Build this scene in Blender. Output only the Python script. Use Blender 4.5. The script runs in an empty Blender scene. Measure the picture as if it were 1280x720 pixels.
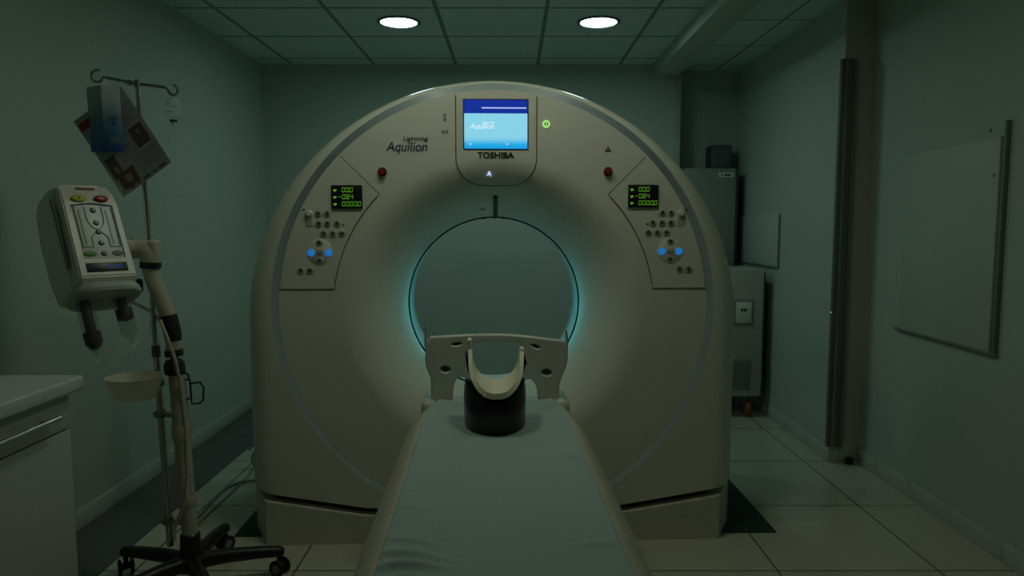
import bpy, bmesh, math, random
from mathutils import Vector, Matrix, noise
random.seed(4)
S = bpy.context.scene
COL = S.collection
PI = math.pi
sin, cos, rad = math.sin, math.cos, math.radians

# ---------------------------------------------------------------- camera
CAM_H = 1.30
PITCH = math.atan(80/900)
cd = bpy.data.cameras.new('camera'); cam = bpy.data.objects.new('camera', cd); COL.objects.link(cam)
cd.sensor_width = 36; cd.lens = 36*900/1280; cd.clip_start = .05
cam.location = (0, 0, CAM_H); cam.rotation_euler = (PI/2-PITCH, 0, 0)
S.camera = cam

def ray(px, py):
    u, v = (px-640)/900, (360-py)/900
    return Vector((u, cos(PITCH)+v*sin(PITCH), -sin(PITCH)+v*cos(PITCH)))
def at(px, py, Y):
    d = ray(px, py); p = d*(Y/d.y); return Vector((p.x, p.y, p.z+CAM_H))

# ---------------------------------------------------------------- materials
M = {}
def mat(name, col, rough=.5, metal=0, emit=None, es=1, alpha=None, trans=0, spec=.5, bump=0, bscale=200, coat=0):
    m = bpy.data.materials.new(name); m.use_nodes = True
    nt = m.node_tree; b = nt.nodes['Principled BSDF']
    b.inputs['Base Color'].default_value = (*col, 1)
    b.inputs['Roughness'].default_value = rough
    b.inputs['Metallic'].default_value = metal
    b.inputs['Specular IOR Level'].default_value = spec
    b.inputs['Coat Weight'].default_value = coat
    if emit:
        b.inputs['Emission Color'].default_value = (*emit, 1); b.inputs['Emission Strength'].default_value = es
    if trans: b.inputs['Transmission Weight'].default_value = trans
    if alpha is not None: b.inputs['Alpha'].default_value = alpha
    tc = nt.nodes.new('ShaderNodeTexCoord'); nz = nt.nodes.new('ShaderNodeTexNoise')
    nz.inputs['Scale'].default_value = bscale; nt.links.new(tc.outputs['Object'], nz.inputs['Vector'])
    if bump:
        bp = nt.nodes.new('ShaderNodeBump'); bp.inputs['Strength'].default_value = bump; bp.inputs['Distance'].default_value = .002
        nt.links.new(nz.outputs['Fac'], bp.inputs['Height']); nt.links.new(bp.outputs['Normal'], b.inputs['Normal'])
    if not emit:
        mr = nt.nodes.new('ShaderNodeMapRange'); mr.inputs['To Min'].default_value = max(0, rough-.04); mr.inputs['To Max'].default_value = min(1, rough+.04)
        nz2 = nt.nodes.new('ShaderNodeTexNoise'); nz2.inputs['Scale'].default_value = 9
        nt.links.new(tc.outputs['Object'], nz2.inputs['Vector'])
        nt.links.new(nz2.outputs['Fac'], mr.inputs['Value']); nt.links.new(mr.outputs['Result'], b.inputs['Roughness'])
    M[name] = m; return m

mat('wall_paint', (.44, .51, .445), .7, bump=.08, bscale=300)
mat('trunk_paint', (.40, .40, .34), .6)
mat('gantry_white', (.70, .71, .61), .35, bump=.03, bscale=600)
mat('gantry_gloss', (.70, .71, .61), .24)
mat('gantry_base', (.60, .58, .50), .45, bump=.03, bscale=600)
mat('stripe_blue', (.31, .38, .40), .4)
mat('bore_white', (.66, .70, .68), .35)
mat('dark_gap', (.012, .013, .012), .6)
mat('seam_line', (.10, .10, .085), .7)
mat('panel_grey', (.50, .49, .42), .45)
mat('print_blue', (.035, .06, .10), .5)
mat('print_black', (.012, .014, .014), .5)
mat('print_grey', (.20, .21, .18), .5)
mat('print_red', (.35, .03, .03), .5)
mat('print_green', (.10, .30, .06), .5)
mat('print_line_blue', (.03, .12, .28), .5)
mat('red_button', (.30, .012, .016), .35)
mat('button_grey', (.46, .46, .39), .4)
mat('button_dark', (.10, .10, .085), .5)
mat('yellow', (.55, .48, .02), .4)
mat('olive_yellow', (.30, .26, .03), .4)
mat('black_plastic', (.012, .012, .013), .38)
mat('black_rubber', (.014, .014, .014), .6)
mat('black_leather', (.013, .013, .014), .24)
mat('cream_plastic', (.46, .43, .34), .4)
mat('white_plastic', (.68, .68, .60), .35)
mat('side_plastic', (.72, .73, .66), .45)
mat('skirt_plastic', (.44, .47, .43), .4)
mat('foam_cream', (.78, .74, .58), .75, bump=.2)
mat('mattress_cream', (.50, .49, .39), .5, bump=.15, bscale=60)
mat('sheet_blue', (.37, .475, .46), .75, bump=.25, bscale=150)
mat('chrome', (.60, .58, .53), .25, 1)
mat('steel', (.33, .34, .32), .4, 1)
mat('dark_metal', (.17, .17, .15), .5, .3)
mat('baseboard', (.50, .53, .47), .4)
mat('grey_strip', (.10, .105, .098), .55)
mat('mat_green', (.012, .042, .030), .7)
mat('cabinet_white', (.44, .47, .43), .4)
mat('worktop', (.56, .61, .57), .28)
mat('panel_white', (.47, .53, .46), .5)
mat('panel_edge', (.20, .22, .19), .5)
mat('cabinet_grey', (.27, .29, .25), .5)
mat('cabinet_dark', (.05, .055, .05), .5)
mat('ups_white', (.46, .46, .41), .45)
mat('vent_grey', (.22, .23, .20), .6)
mat('caster_orange', (.32, .10, .03), .5)
mat('jamb_paint', (.50, .47, .41), .6)
mat('box_dark', (.10, .11, .105), .5)
mat('cable_grey', (.26, .27, .24), .5)
mat('paper', (.40, .41, .41), .7)
mat('photo_brown', (.13, .085, .075), .6)
mat('photo_pale', (.35, .27, .23), .6)
mat('clear_plastic', (.75, .82, .78), .15, alpha=.32)
mat('syringe_clear', (.22, .24, .22), .06, alpha=.13, spec=.8)
mat('bottle_white', (.60, .64, .58), .3, alpha=.25)
mat('bowl_cream', (.78, .75, .60), .4, alpha=.62)
mat('syringe_black', (.035, .036, .036), .13, .5)
mat('keypad_white', (.74, .78, .76), .4)
mat('key_dot', (.05, .085, .11), .3)
mat('lamp_glass', (1, 1, 1), .5, emit=(.66, 1.0, .95), es=27)
mat('fill_warm', (1, 1, 1), .5, emit=(.93, .99, .77), es=22)  # added fill lamps above the couch
mat('fill_dim', (1, 1, 1), .5, emit=(.95, .97, .77), es=2)  # added fill lamps behind the camera
mat('led_green', (.02, .1, .02), .5, emit=(.10, .32, .015), es=.8)
mat('led_power', (.3, .6, .2), .5, emit=(.10, .30, .05), es=1)
mat('led_power_ring', (.3, .6, .2), .5, emit=(.36, .66, .19), es=1)
mat('led_blue', (.02, .1, .3), .4, emit=(.012, .16, .48), es=.78)
mat('led_white', (.5, .5, .7), .4, emit=(.50, .60, 1.0), es=1)
mat('led_teal', (.05, .3, .3), .4, emit=(.02, .30, .2), es=1)
mat('screen_header', (.0, .0, .0), .5, emit=(.003, .024, .30), es=1)
mat('screen_line', (.0, .0, .0), .5, emit=(.40, .50, .90), es=1)
mat('screen_text', (.0, .0, .0), .5, emit=(.62, .86, .92), es=1)
mat('display_blue', (.0, .0, .0), .5, emit=(.008, .02, .12), es=1)

def screen_mat():
    m = bpy.data.materials.new('screen_sky'); m.use_nodes = True; nt = m.node_tree
    b = nt.nodes['Principled BSDF']; b.inputs['Base Color'].default_value = (0, 0, 0, 1)
    tc = nt.nodes.new('ShaderNodeTexCoord'); sp = nt.nodes.new('ShaderNodeSeparateXYZ'); cr = nt.nodes.new('ShaderNodeValToRGB')
    nt.links.new(tc.outputs['Generated'], sp.inputs[0]); nt.links.new(sp.outputs['Z'], cr.inputs['Fac'])
    e = cr.color_ramp.elements
    e[0].position = 0; e[0].color = (.005, .30, .72, 1); e[1].position = .34; e[1].color = (.24, .64, .80, 1)
    x = e.new(.14); x.color = (.02, .42, .78, 1); x = e.new(.24); x.color = (.17, .56, .79, 1)
    nt.links.new(cr.outputs['Color'], b.inputs['Emission Color']); b.inputs['Emission Strength'].default_value = 1
    M['screen_sky'] = m
screen_mat()

def box_mat():
    m = bpy.data.materials.new('box_print'); m.use_nodes = True; nt = m.node_tree
    b = nt.nodes['Principled BSDF']; b.inputs['Roughness'].default_value = .45
    tc = nt.nodes.new('ShaderNodeTexCoord'); sp = nt.nodes.new('ShaderNodeSeparateXYZ'); cr = nt.nodes.new('ShaderNodeValToRGB')
    nt.links.new(tc.outputs['Generated'], sp.inputs[0]); nt.links.new(sp.outputs['Z'], cr.inputs['Fac'])
    e = cr.color_ramp.elements
    e[0].position = 0; e[0].color = (.02, .09, .33, 1); e[1].position = 1; e[1].color = (.42, .46, .45, 1)
    x = e.new(.10); x.color = (.02, .10, .36, 1); x = e.new(.13); x.color = (.03, .14, .30, 1)
    x = e.new(.45); x.color = (.10, .22, .34, 1); x = e.new(.75); x.color = (.34, .42, .44, 1)
    nt.links.new(cr.outputs['Color'], b.inputs['Base Color'])
    M['box_print'] = m
box_mat()

def tiles(name, colA, colB, joint, sx, sy, ox, oy, w, rough, spec=.5, bump=0):
    m = bpy.data.materials.new(name); m.use_nodes = True; nt = m.node_tree
    b = nt.nodes['Principled BSDF']; b.inputs['Roughness'].default_value = rough; b.inputs['Specular IOR Level'].default_value = spec
    tc = nt.nodes.new('ShaderNodeTexCoord'); sp = nt.nodes.new('ShaderNodeSeparateXYZ'); nt.links.new(tc.outputs['Object'], sp.inputs[0])
    def mth(op, a, bb=None):
        n = nt.nodes.new('ShaderNodeMath'); n.operation = op
        for i, v in enumerate((a, bb)):
            if v is None: continue
            if hasattr(v, 'is_linked'): nt.links.new(v, n.inputs[i])
            else: n.inputs[i].default_value = v
        return n.outputs[0]
    def line(o, s, off):
        f = mth('FRACT', mth('DIVIDE', mth('SUBTRACT', o, off-s*50), s))
        dd = mth('MINIMUM', f, mth('SUBTRACT', 1.0, f))
        return mth('LESS_THAN', mth('MULTIPLY', dd, s), w)
    l = mth('MAXIMUM', line(sp.outputs['X'], sx, ox), line(sp.outputs['Y'], sy, oy))
    cx = mth('FLOOR', mth('DIVIDE', mth('SUBTRACT', sp.outputs['X'], ox-sx*50), sx)); cy = mth('FLOOR', mth('DIVIDE', mth('SUBTRACT', sp.outputs['Y'], oy-sy*50), sy))
    cv = nt.nodes.new('ShaderNodeCombineXYZ'); nt.links.new(cx, cv.inputs[0]); nt.links.new(cy, cv.inputs[1])
    wn = nt.nodes.new('ShaderNodeTexWhiteNoise'); nt.links.new(cv.outputs[0], wn.inputs['Vector'])
    nz = nt.nodes.new('ShaderNodeTexNoise'); nz.inputs['Scale'].default_value = 4; nt.links.new(tc.outputs['Object'], nz.inputs['Vector'])
    fac = mth('MULTIPLY_ADD', wn.outputs['Value'], .5); nt.nodes[-1].inputs[2].default_value = 0
    fac = mth('ADD', fac, mth('MULTIPLY', nz.outputs['Fac'], .5))
    mx = nt.nodes.new('ShaderNodeMix'); mx.data_type = 'RGBA'; nt.links.new(fac, mx.inputs['Factor'])
    mx.inputs['A'].default_value = (*colA, 1); mx.inputs['B'].default_value = (*colB, 1)
    mj = nt.nodes.new('ShaderNodeMix'); mj.data_type = 'RGBA'; nt.links.new(l, mj.inputs['Factor'])
    nt.links.new(mx.outputs['Result'], mj.inputs['A']); mj.inputs['B'].default_value = (*joint, 1)
    nt.links.new(mj.outputs['Result'], b.inputs['Base Color'])
    bp = nt.nodes.new('ShaderNodeBump'); bp.inputs['Strength'].default_value = .4; bp.inputs['Distance'].default_value = .002; bp.invert = True
    nt.links.new(l, bp.inputs['Height']); nt.links.new(bp.outputs['Normal'], b.inputs['Normal'])
    M[name] = m
tiles('floor_tiles', (.50, .49, .38), (.56, .55, .43), (.09, .085, .07), .605, .63, 1.0, 2.605, .0035, .22)
tiles('ceiling_tiles', (.56, .71, .68), (.60, .75, .72), (.22, .27, .25), .605, .60, .19, 4.05, .012, .8)
tiles('ceiling_tiles_right', (.56, .71, .68), (.60, .75, .72), (.22, .27, .25), .35, .60, 1.22, 4.28, .008, .8)

# ---------------------------------------------------------------- mesh builder
class MB:
    def __init__(s): s.bm = bmesh.new()
    def _merge(s, b, mi=0, smooth=False):
        for f in b.faces:
            f.material_index = mi
            if smooth: f.smooth = True
        me = bpy.data.meshes.new('tmp'); b.to_mesh(me); b.free(); s.bm.from_mesh(me); bpy.data.meshes.remove(me); return s
    def box(s, x0, x1, y0, y1, z0, z1, bev=0, seg=2, mi=0, rot=None):
        b = bmesh.new(); bmesh.ops.create_cube(b, size=1)
        for v in b.verts: v.co = Vector(((x0+x1)/2+v.co.x*(x1-x0), (y0+y1)/2+v.co.y*(y1-y0), (z0+z1)/2+v.co.z*(z1-z0)))
        if bev: bmesh.ops.bevel(b, geom=b.edges[:], offset=bev, segments=seg, affect='EDGES', profile=.5)
        if rot: bmesh.ops.transform(b, matrix=rot, verts=b.verts)
        return s._merge(b, mi, bev > 0)
    def tube(s, pts, r, n=12, mi=0, cap=True, closed=False):
        pts = [Vector(p) for p in pts]; b = bmesh.new(); N = len(pts)
        rs = r if isinstance(r, (list, tuple)) else [r]*N
        prev = None; rings = []
        for i, p in enumerate(pts):
            if closed: t = pts[(i+1) % N]-pts[i-1]
            else: t = pts[min(i+1, N-1)]-pts[max(i-1, 0)]
            t.normalize()
            if prev is None:
                a = Vector((0, 0, 1)) if abs(t.z) < .9 else Vector((1, 0, 0)); x = t.cross(a).normalized()
            else:
                x = (prev-t*prev.dot(t)).normalized()
            prev = x; y = t.cross(x)
            rings.append([b.verts.new(p+(x*cos(2*PI*k/n)+y*sin(2*PI*k/n))*rs[i]) for k in range(n)])
        for i in range(N if closed else N-1):
            A, B = rings[i], rings[(i+1) % N]
            for k in range(n): b.faces.new((A[k], A[(k+1) % n], B[(k+1) % n], B[k])).smooth = True
        if cap and not closed:
            b.faces.new(rings[0][::-1]); b.faces.new(rings[-1])
        bmesh.ops.recalc_face_normals(b, faces=b.faces)
        for f in b.faces: f.material_index = mi
        me = bpy.data.meshes.new('tmp'); b.to_mesh(me); b.free(); s.bm.from_mesh(me); bpy.data.meshes.remove(me); return s
    def lathe(s, prof, c, axis='z', n=32, mi=0, close=False, a0=0, a1=2*PI, solid_cap=True):
        b = bmesh.new(); c = Vector(c); rings = []; full = abs(a1-a0-2*PI) < 1e-6
        m = n if full else n+1
        for (r, h) in prof:
            ring = []
            for k in range(m):
                a = a0+(a1-a0)*k/n
                if axis == 'z': p = Vector((r*cos(a), r*sin(a), h))
                elif axis == 'y': p = Vector((r*cos(a), h, r*sin(a)))
                else: p = Vector((h, r*cos(a), r*sin(a)))
                ring.append(b.verts.new(c+p))
            rings.append(ring)
        R = len(rings)
        for i in range(R if close else R-1):
            A, B = rings[i], rings[(i+1) % R]
            for k in range(m if full else m-1):
                b.faces.new((A[k], A[(k+1) % m], B[(k+1) % m], B[k])).smooth = True
        if solid_cap and not close and full:
            if prof[0][0] > 1e-6: b.faces.new(rings[0])
            if prof[-1][0] > 1e-6: b.faces.new(rings[-1][::-1])
        bmesh.ops.remove_doubles(b, verts=b.verts, dist=1e-6)
        bmesh.ops.recalc_face_normals(b, faces=b.faces)
        for f in b.faces: f.material_index = mi
        me = bpy.data.meshes.new('tmp'); b.to_mesh(me); b.free(); s.bm.from_mesh(me); bpy.data.meshes.remove(me); return s
    def prism(s, poly, lo, hi, axis='y', mi=0, bev=0):
        b = bmesh.new()
        def P(u, v, h): return Vector((u, h, v)) if axis == 'y' else (Vector((u, v, h)) if axis == 'z' else Vector((h, u, v)))
        A = [b.verts.new(P(u, v, lo)) for u, v in poly]; B = [b.verts.new(P(u, v, hi)) for u, v in poly]; n = len(poly)
        b.faces.new(A); b.faces.new(B[::-1])
        for k in range(n): b.faces.new((A[k], B[k], B[(k+1) % n], A[(k+1) % n]))
        bmesh.ops.recalc_face_normals(b, faces=b.faces)
        if bev: bmesh.ops.bevel(b, geom=b.edges[:], offset=bev, segments=2, affect='EDGES', profile=.5)
        return s._merge(b, mi, False)
    def quad(s, a, b_, c, d, mi=0):
        vs = [s.bm.verts.new(Vector(p)) for p in (a, b_, c, d)]; f = s.bm.faces.new(vs); f.material_index = mi; return s
    def sphere(s, c, r, mi=0, sc=(1, 1, 1)):
        b = bmesh.new(); bmesh.ops.create_uvsphere(b, u_segments=16, v_segments=10, radius=r)
        for v in b.verts: v.co = Vector((v.co.x*sc[0], v.co.y*sc[1], v.co.z*sc[2]))+Vector(c)
        return s._merge(b, mi, True)
    def xf(s, mtx): bmesh.ops.transform(s.bm, matrix=mtx, verts=s.bm.verts); return s
    def build(s, name, mats, parent=None, auto=True):
        me = bpy.data.meshes.new(name); s.bm.to_mesh(me); s.bm.free()
        for m in (mats if isinstance(mats, (list, tuple)) else [mats]): me.materials.append(M[m])
        o = bpy.data.objects.new(name, me); COL.objects.link(o)
        if parent: o.parent = parent
        if auto and len(me.polygons):
            me.set_sharp_from_angle(angle=rad(38))
        return o

def tag(o, label=None, cat=None, group=None, kind=None):
    if label: o['label'] = label
    if cat: o['category'] = cat
    if group: o['group'] = group
    if kind: o['kind'] = kind
    return o
def thing(name, label, cat, loc=(0, 0, 0), rz=0, group=None):
    o = bpy.data.objects.new(name, None); COL.objects.link(o); o.location = loc; o.rotation_euler = (0, 0, rz)
    o.empty_display_size = .05
    return tag(o, label, cat, group)
def struct(o): o['kind'] = 'structure'; return o

def from_curve(cu):
    ob = bpy.data.objects.new('tmp', cu); COL.objects.link(ob)
    dg = bpy.context.evaluated_depsgraph_get(); dg.update()
    me = bpy.data.meshes.new_from_object(ob.evaluated_get(dg)); bpy.data.objects.remove(ob); return me
def text(name, body, cx, y, cz, width, m, parent, shear=0, bold=0, height=None, mtx=None, rz=0):
    cu = bpy.data.curves.new('t', 'FONT'); cu.body = body; cu.size = 1; cu.align_x = 'LEFT'; cu.shear = shear; cu.offset = bold; cu.extrude = .004
    me = from_curve(cu)
    xs = [v.co.x for v in me.vertices]; ys = [v.co.y for v in me.vertices]
    sx = width/(max(xs)-min(xs)); sy = sx if height is None else height/(max(ys)-min(ys))
    mx, my = (max(xs)+min(xs))/2, (max(ys)+min(ys))/2
    for v in me.vertices:
        v.co = Vector(((v.co.x-mx)*sx, -v.co.z*.2, (v.co.y-my)*sy))
        if mtx is not None: v.co = mtx @ v.co
        else: v.co += Vector((cx, y, cz))
    me.materials.clear(); me.materials.append(M[m]); me.name = name
    o = bpy.data.objects.new(name, me); COL.objects.link(o); o.parent = parent; return o
def plate(outline, holes, thick, bevel=.002, res=1):
    """flat sheet with holes standing in x/z, centred on y=0"""
    cu = bpy.data.curves.new('p', 'CURVE'); cu.dimensions = '2D'; cu.fill_mode = 'BOTH'
    cu.extrude = thick/2-bevel; cu.bevel_depth = bevel; cu.bevel_resolution = 1
    for pl in [outline]+holes:
        sp = cu.splines.new('POLY'); sp.points.add(len(pl)-1); sp.use_cyclic_u = True
        for p, q in zip(sp.points, pl): p.co = (q[0], q[1], 0, 1)
    me = from_curve(cu)
    for v in me.vertices: v.co = Vector((v.co.x, -v.co.z, v.co.y))
    return me
def smooth_loop(pts, it=2):
    for _ in range(it):
        out = []
        for i in range(len(pts)):
            a, b = pts[i], pts[(i+1) % len(pts)]
            out += [(a[0]*.75+b[0]*.25, a[1]*.75+b[1]*.25), (a[0]*.25+b[0]*.75, a[1]*.25+b[1]*.75)]
        pts = out
    return pts
def bez(pts, k=10):
    """Catmull-Rom through pts"""
    P = [Vector(p) for p in pts]; P = [2*P[0]-P[1]]+P+[2*P[-1]-P[-2]]; out = []
    for i in range(1, len(P)-2):
        for j in range(k):
            t = j/k; a, b, c, d = P[i-1:i+3]
            out.append(.5*((2*b)+(c-a)*t+(2*a-5*b+4*c-d)*t*t+(3*b-a-3*c+d)*t**3))
    return out+[P[-2]]

# ---------------------------------------------------------------- the room
CZ = 2.475
XL, XR, XF, YJ, YB, YA = -1.85, 1.90, 1.742, 3.855, 5.45, 5.68
Y0 = -2.2
struct(MB().box(XL-.2, XR+.2, Y0-.2, YA+.2, -.1, 0).build('floor', 'floor_tiles'))
struct(MB().box(XL-.2, 1.04, Y0-.2, YB+.2, CZ, CZ+.1).build('ceiling', 'ceiling_tiles'))
struct(MB().box(1.22, XR+.2, Y0-.2, YA+.2, CZ, CZ+.1).build('ceiling.001', 'ceiling_tiles_right'))
struct(MB().box(1.04, 1.22, Y0, YB+.01, CZ-.09, CZ+.1, .004).build('trim_1', 'wall_paint'))           # boxed beam below the ceiling
struct(MB().box(XL-.2, XL, Y0-.2, YA+.2, 0, CZ).build('wall_left', 'wall_paint'))
struct(MB().box(XL, 1.25, YB, YB+.2, 0, CZ).box(1.05, 1.25, YB+.2, YA, 0, CZ).box(1.05, XF+.2, YA, YA+.2, 0, CZ).build('wall_back', 'wall_paint'))
struct(MB().box(XR, XR+.2, Y0, YJ, 0, CZ).box(XF, XR+.2, YJ, YA, 0, CZ).build('wall_right', 'wall_paint'))
struct(MB().box(XL, XR, Y0-.2, Y0, 0, CZ).build('wall_rear', 'wall_paint'))
struct(MB().box(XF+.004, XR, YJ-.004, YJ+.001, .09, CZ).build('trim_2', 'jamb_paint'))                          # painted face of the wall end
struct(MB().box(1.215, 1.25, YB-.03, YB, 0, CZ-.002, .004).build('trim_3', 'trunk_paint'))               # upright strip at the alcove corner
struct(MB().box(XL, XL+.012, Y0, YB, 0, .085, .003).build('baseboard_left', 'baseboard'))
b = MB()
y = Y0
while y < YJ-.02:
    y1 = min(y+.325, YJ-.012); b.box(XR-.012, XR, y+.0015, y1-.0015, 0, .08, .002); y += .325
y = YJ
while y < YA-.02:
    y1 = min(y+.325, YA); b.box(XF-.012, XF, y+.0015, y1-.0015, 0, .08, .002); y += .325
b.box(XF-.012, XR-.013, YJ-.012, YJ, 0, .09, .002)
struct(b.build('baseboard_right', 'baseboard'))
struct(MB().box(XL+.012, 1.2, YB-.012, YB, 0, .085, .003).build('baseboard_back', 'baseboard'))
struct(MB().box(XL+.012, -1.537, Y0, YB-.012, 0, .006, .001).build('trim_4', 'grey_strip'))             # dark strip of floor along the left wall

# ceiling lamps: the visible pair, then added fill lamps out of view
def downlight(x, y, m, label, r=.105, es=None):
    t = thing('downlight', label, 'ceiling light', (x, y, CZ))
    MB().lathe([(r+.022, -.001), (r+.020, -.007), (r+.004, -.009), (r, -.004), (r, 0), (r+.022, 0)], (0, 0, 0), close=True, n=40).build('trim_ring', 'dark_metal', t)
    MB().lathe([(0, -.003), (r-.001, -.003), (r-.001, -.0005), (0, -.0005)], (0, 0, 0), n=40).build('lens', m, t)
    return t
downlight(-.66, 4.32, 'lamp_glass', 'round lit ceiling downlight, the left one of the pair above the scanner')
downlight(.505, 4.32, 'lamp_glass', 'round lit ceiling downlight, the right one of the pair above the scanner')
for i, (x, y) in enumerate(((-.40, 2.3), (.25, 2.3), (-.66, -.2), (.505, -.2))):  # unseen downlights added as frontal fill, positions invented
    downlight(x, y, 'fill_warm' if y > 0 else 'fill_dim', 'added unseen warm fill downlight over the ' + ('couch' if y > 0 else 'rear of the room') + (' on the left side' if x < 0 else ' on the right side'))

# dark green floor plate under the scanner
GX, GY, GR = -.07, 2.888, .035
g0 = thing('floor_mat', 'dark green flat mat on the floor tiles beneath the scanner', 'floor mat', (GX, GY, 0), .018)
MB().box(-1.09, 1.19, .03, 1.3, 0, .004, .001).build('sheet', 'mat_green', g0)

# ---------------------------------------------------------------- CT gantry
G = thing('ct_scanner', 'large white ring-shaped scanner with glowing round bore and lit blue screen', 'medical scanner', (GX, GY, 0), GR)
GI = (Matrix.Translation((GX, GY, 0)) @ Matrix.Rotation(GR, 4, 'Z')).inverted()
def gp(px, py, ly=0.0):
    o = GI @ Vector((0, 0, CAM_H)); d = GI.to_3x3() @ ray(px, py); t = (ly-o.y)/d.y; p = o+d*t; return p.x, p.z
ZC = .961        # bore axis height
RD = .862        # front disc
GA, GB, GZ = 1.001, .974, .90
def groove(x):
    x = abs(x); P = [(0, .085), (.53, .117), (.915, .180), (1.03, .205), (2, .21)]
    for (a, za), (b_, zb) in zip(P, P[1:]):
        if x <= b_: return za+(zb-za)*(x-a)/(b_-a)
def edge_dist(x, z):
    if z >= GZ: return max(0, 1-math.hypot(x/GA, (z-GZ)/GB))*1.0
    return max(0, GA-abs(x))
def body_y(x, z):
    d = min(edge_dist(x, z)/.10, 1); return -.025+.11*(1-math.sqrt(max(0, 1-(1-d)**2)))
def r_out(a):
    dx, dz = cos(a), sin(a)
    lo, hi = .3, 2.0
    for _ in range(50):
        m = (lo+hi)/2; x, z = m*dx, ZC+m*dz
        ok = z > groove(x)+.030 and abs(x) < GA and (z < GZ or (x/GA)**2+((z-GZ)/GB)**2 < 1)
        if ok: lo = m
        else: hi = m
    return lo
angs = [2*PI*k/240 for k in range(240)]
zc = groove(GA)+.030-ZC
for s in (1, -1): angs.append(math.atan2(zc, s*GA) % (2*PI))
angs = sorted(angs)
bm = MB(); rings = []
ro = [r_out(a) for a in angs]
for t in [0, .2, .4, .55, .68, .78, .86, .92, .96, .985, 1]:
    ring = []
    for a, r1 in zip(angs, ro):
        rc_ = .884+.008*sin(a); r = rc_+(r1-rc_)*t if r1 > rc_ else r1-.01*(1-t)
        x, z = r*cos(a), ZC+r*sin(a); ring.append(bm.bm.verts.new((x, body_y(x, z), z)))
    rings.append(ring)
for yy, ins in ((.45, 0), (.78, 0), (.83, .015), (.85, .05)):
    rings.append([bm.bm.verts.new(((r-ins)*cos(a), yy, ZC+(r-ins)*sin(a))) for a, r in zip(angs, ro)])
rings.append([bm.bm.verts.new((.66*cos(a), .85, ZC+.66*sin(a))) for a in angs])
n = len(angs)
for A, B in zip(rings, rings[1:]):
    for k in range(n): bm.bm.faces.new((A[k], A[(k+1) % n], B[(k+1) % n], B[k])).smooth = True
bmesh.ops.recalc_face_normals(bm.bm, faces=bm.bm.faces)
bm.build('housing', 'gantry_gloss', G)
# base plinth with rising upper edge
pl = [(-1.02, .85), (-1.02, .14), (-.925, -.038)]+[(-.925+1.85*k/24, -.038) for k in range(1, 24)]+[(.925, -.038), (1.02, .14), (1.02, .85)]
bm = MB(); lo = [bm.bm.verts.new((x, y, 0)) for x, y in pl]; hi = [bm.bm.verts.new((x, y, groove(x))) for x, y in pl]
for k in range(len(pl)-1): bm.bm.faces.new((lo[k], lo[k+1], hi[k+1], hi[k]))
bkh = [bm.bm.verts.new((x, .852, groove(x))) for x, y in pl]; bkl = [bm.bm.verts.new((x, .852, 0)) for x, y in pl]
for k in range(len(pl)-1):
    bm.bm.faces.new((hi[k], hi[k+1], bkh[k+1], bkh[k])); bm.bm.faces.new((lo[k], bkl[k], bkl[k+1], lo[k+1])); bm.bm.faces.new((bkh[k], bkh[k+1], bkl[k+1], bkl[k]))
bmesh.ops.remove_doubles(bm.bm, verts=bm.bm.verts, dist=.0025)
bmesh.ops.recalc_face_normals(bm.bm, faces=bm.bm.faces)
bm.build('base_plinth', 'gantry_base', G)
pl = [(-.975, .8), (-.975, .16), (-.90, .012)]+[(-.90+1.8*k/24, .012) for k in range(1, 24)]+[(.90, .012), (.975, .16), (.975, .8)]
bm = MB(); lo = [bm.bm.verts.new((x, y, groove(x)-.01)) for x, y in pl]; hi = [bm.bm.verts.new((x, y, groove(x)+.05)) for x, y in pl]
for k in range(len(pl)-1): bm.bm.faces.new((lo[k], lo[k+1], hi[k+1], hi[k]))
bkh = [bm.bm.verts.new((x, .802, groove(x)+.05)) for x, y in pl]; bkl = [bm.bm.verts.new((x, .802, groove(x)-.01)) for x, y in pl]
for k in range(len(pl)-1):
    bm.bm.faces.new((hi[k], hi[k+1], bkh[k+1], bkh[k])); bm.bm.faces.new((lo[k], bkl[k], bkl[k+1], lo[k+1])); bm.bm.faces.new((bkh[k], bkh[k+1], bkl[k+1], bkl[k]))
bmesh.ops.remove_doubles(bm.bm, verts=bm.bm.verts, dist=.0025); bmesh.ops.recalc_face_normals(bm.bm, faces=bm.bm.faces)
bm.build('shadow_gap', 'dark_gap', G)
# round front cover with funnel
prof = [(RD+.004, .006), (RD+.001, .0), (.80, 0), (.72, 0), (.66, 0)]
for k in range(0, 19):
    s = k/18; prof.append((.610-.228*s, .192*(s**2.0)))
prof += [(.376, .2005), (.3725, .206), (.371, .215), (.371, .222)]
MB().lathe(prof, (0, 0, ZC), 'y', 160, solid_cap=False).build('front_cover', 'gantry_white', G)
bm = MB(); R3 = []
for k in range(240):
    a = 2*PI*k/240; R3.append([bm.bm.verts.new((q*cos(a), yy, ZC+q*sin(a))) for q, yy in ((RD-.003, .012), (RD+.0015, .001), (.884+.008*sin(a), body_y(.884*cos(a), ZC+(.884+.008*sin(a))*sin(a))+.0005), (.888+.008*sin(a), .03))])
for k in range(240):
    for j in range(3): bm.bm.faces.new((R3[k][j], R3[(k+1) % 240][j], R3[(k+1) % 240][j+1], R3[k][j+1])).smooth = True
bmesh.ops.recalc_face_normals(bm.bm, faces=bm.bm.faces)
bm.build('trim_stripe', 'stripe_blue', G)
MB().lathe([(.3715, .221), (.40, .222), (.40, .24), (.366, .24), (.3655, .230)], (0, 0, ZC), 'y', 128, solid_cap=False).build('bore_gap', 'dark_gap', G)
prof = [(.3655, .230), (.3655, .44)]
for k in range(1, 13):
    s = k/12; prof.append((.3655+.295*s*s*.6+.295*s*.4, .44+.41*s))
MB().lathe(prof, (0, 0, ZC), 'y', 128, solid_cap=False).build('bore_liner', 'bore_white', G)
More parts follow.
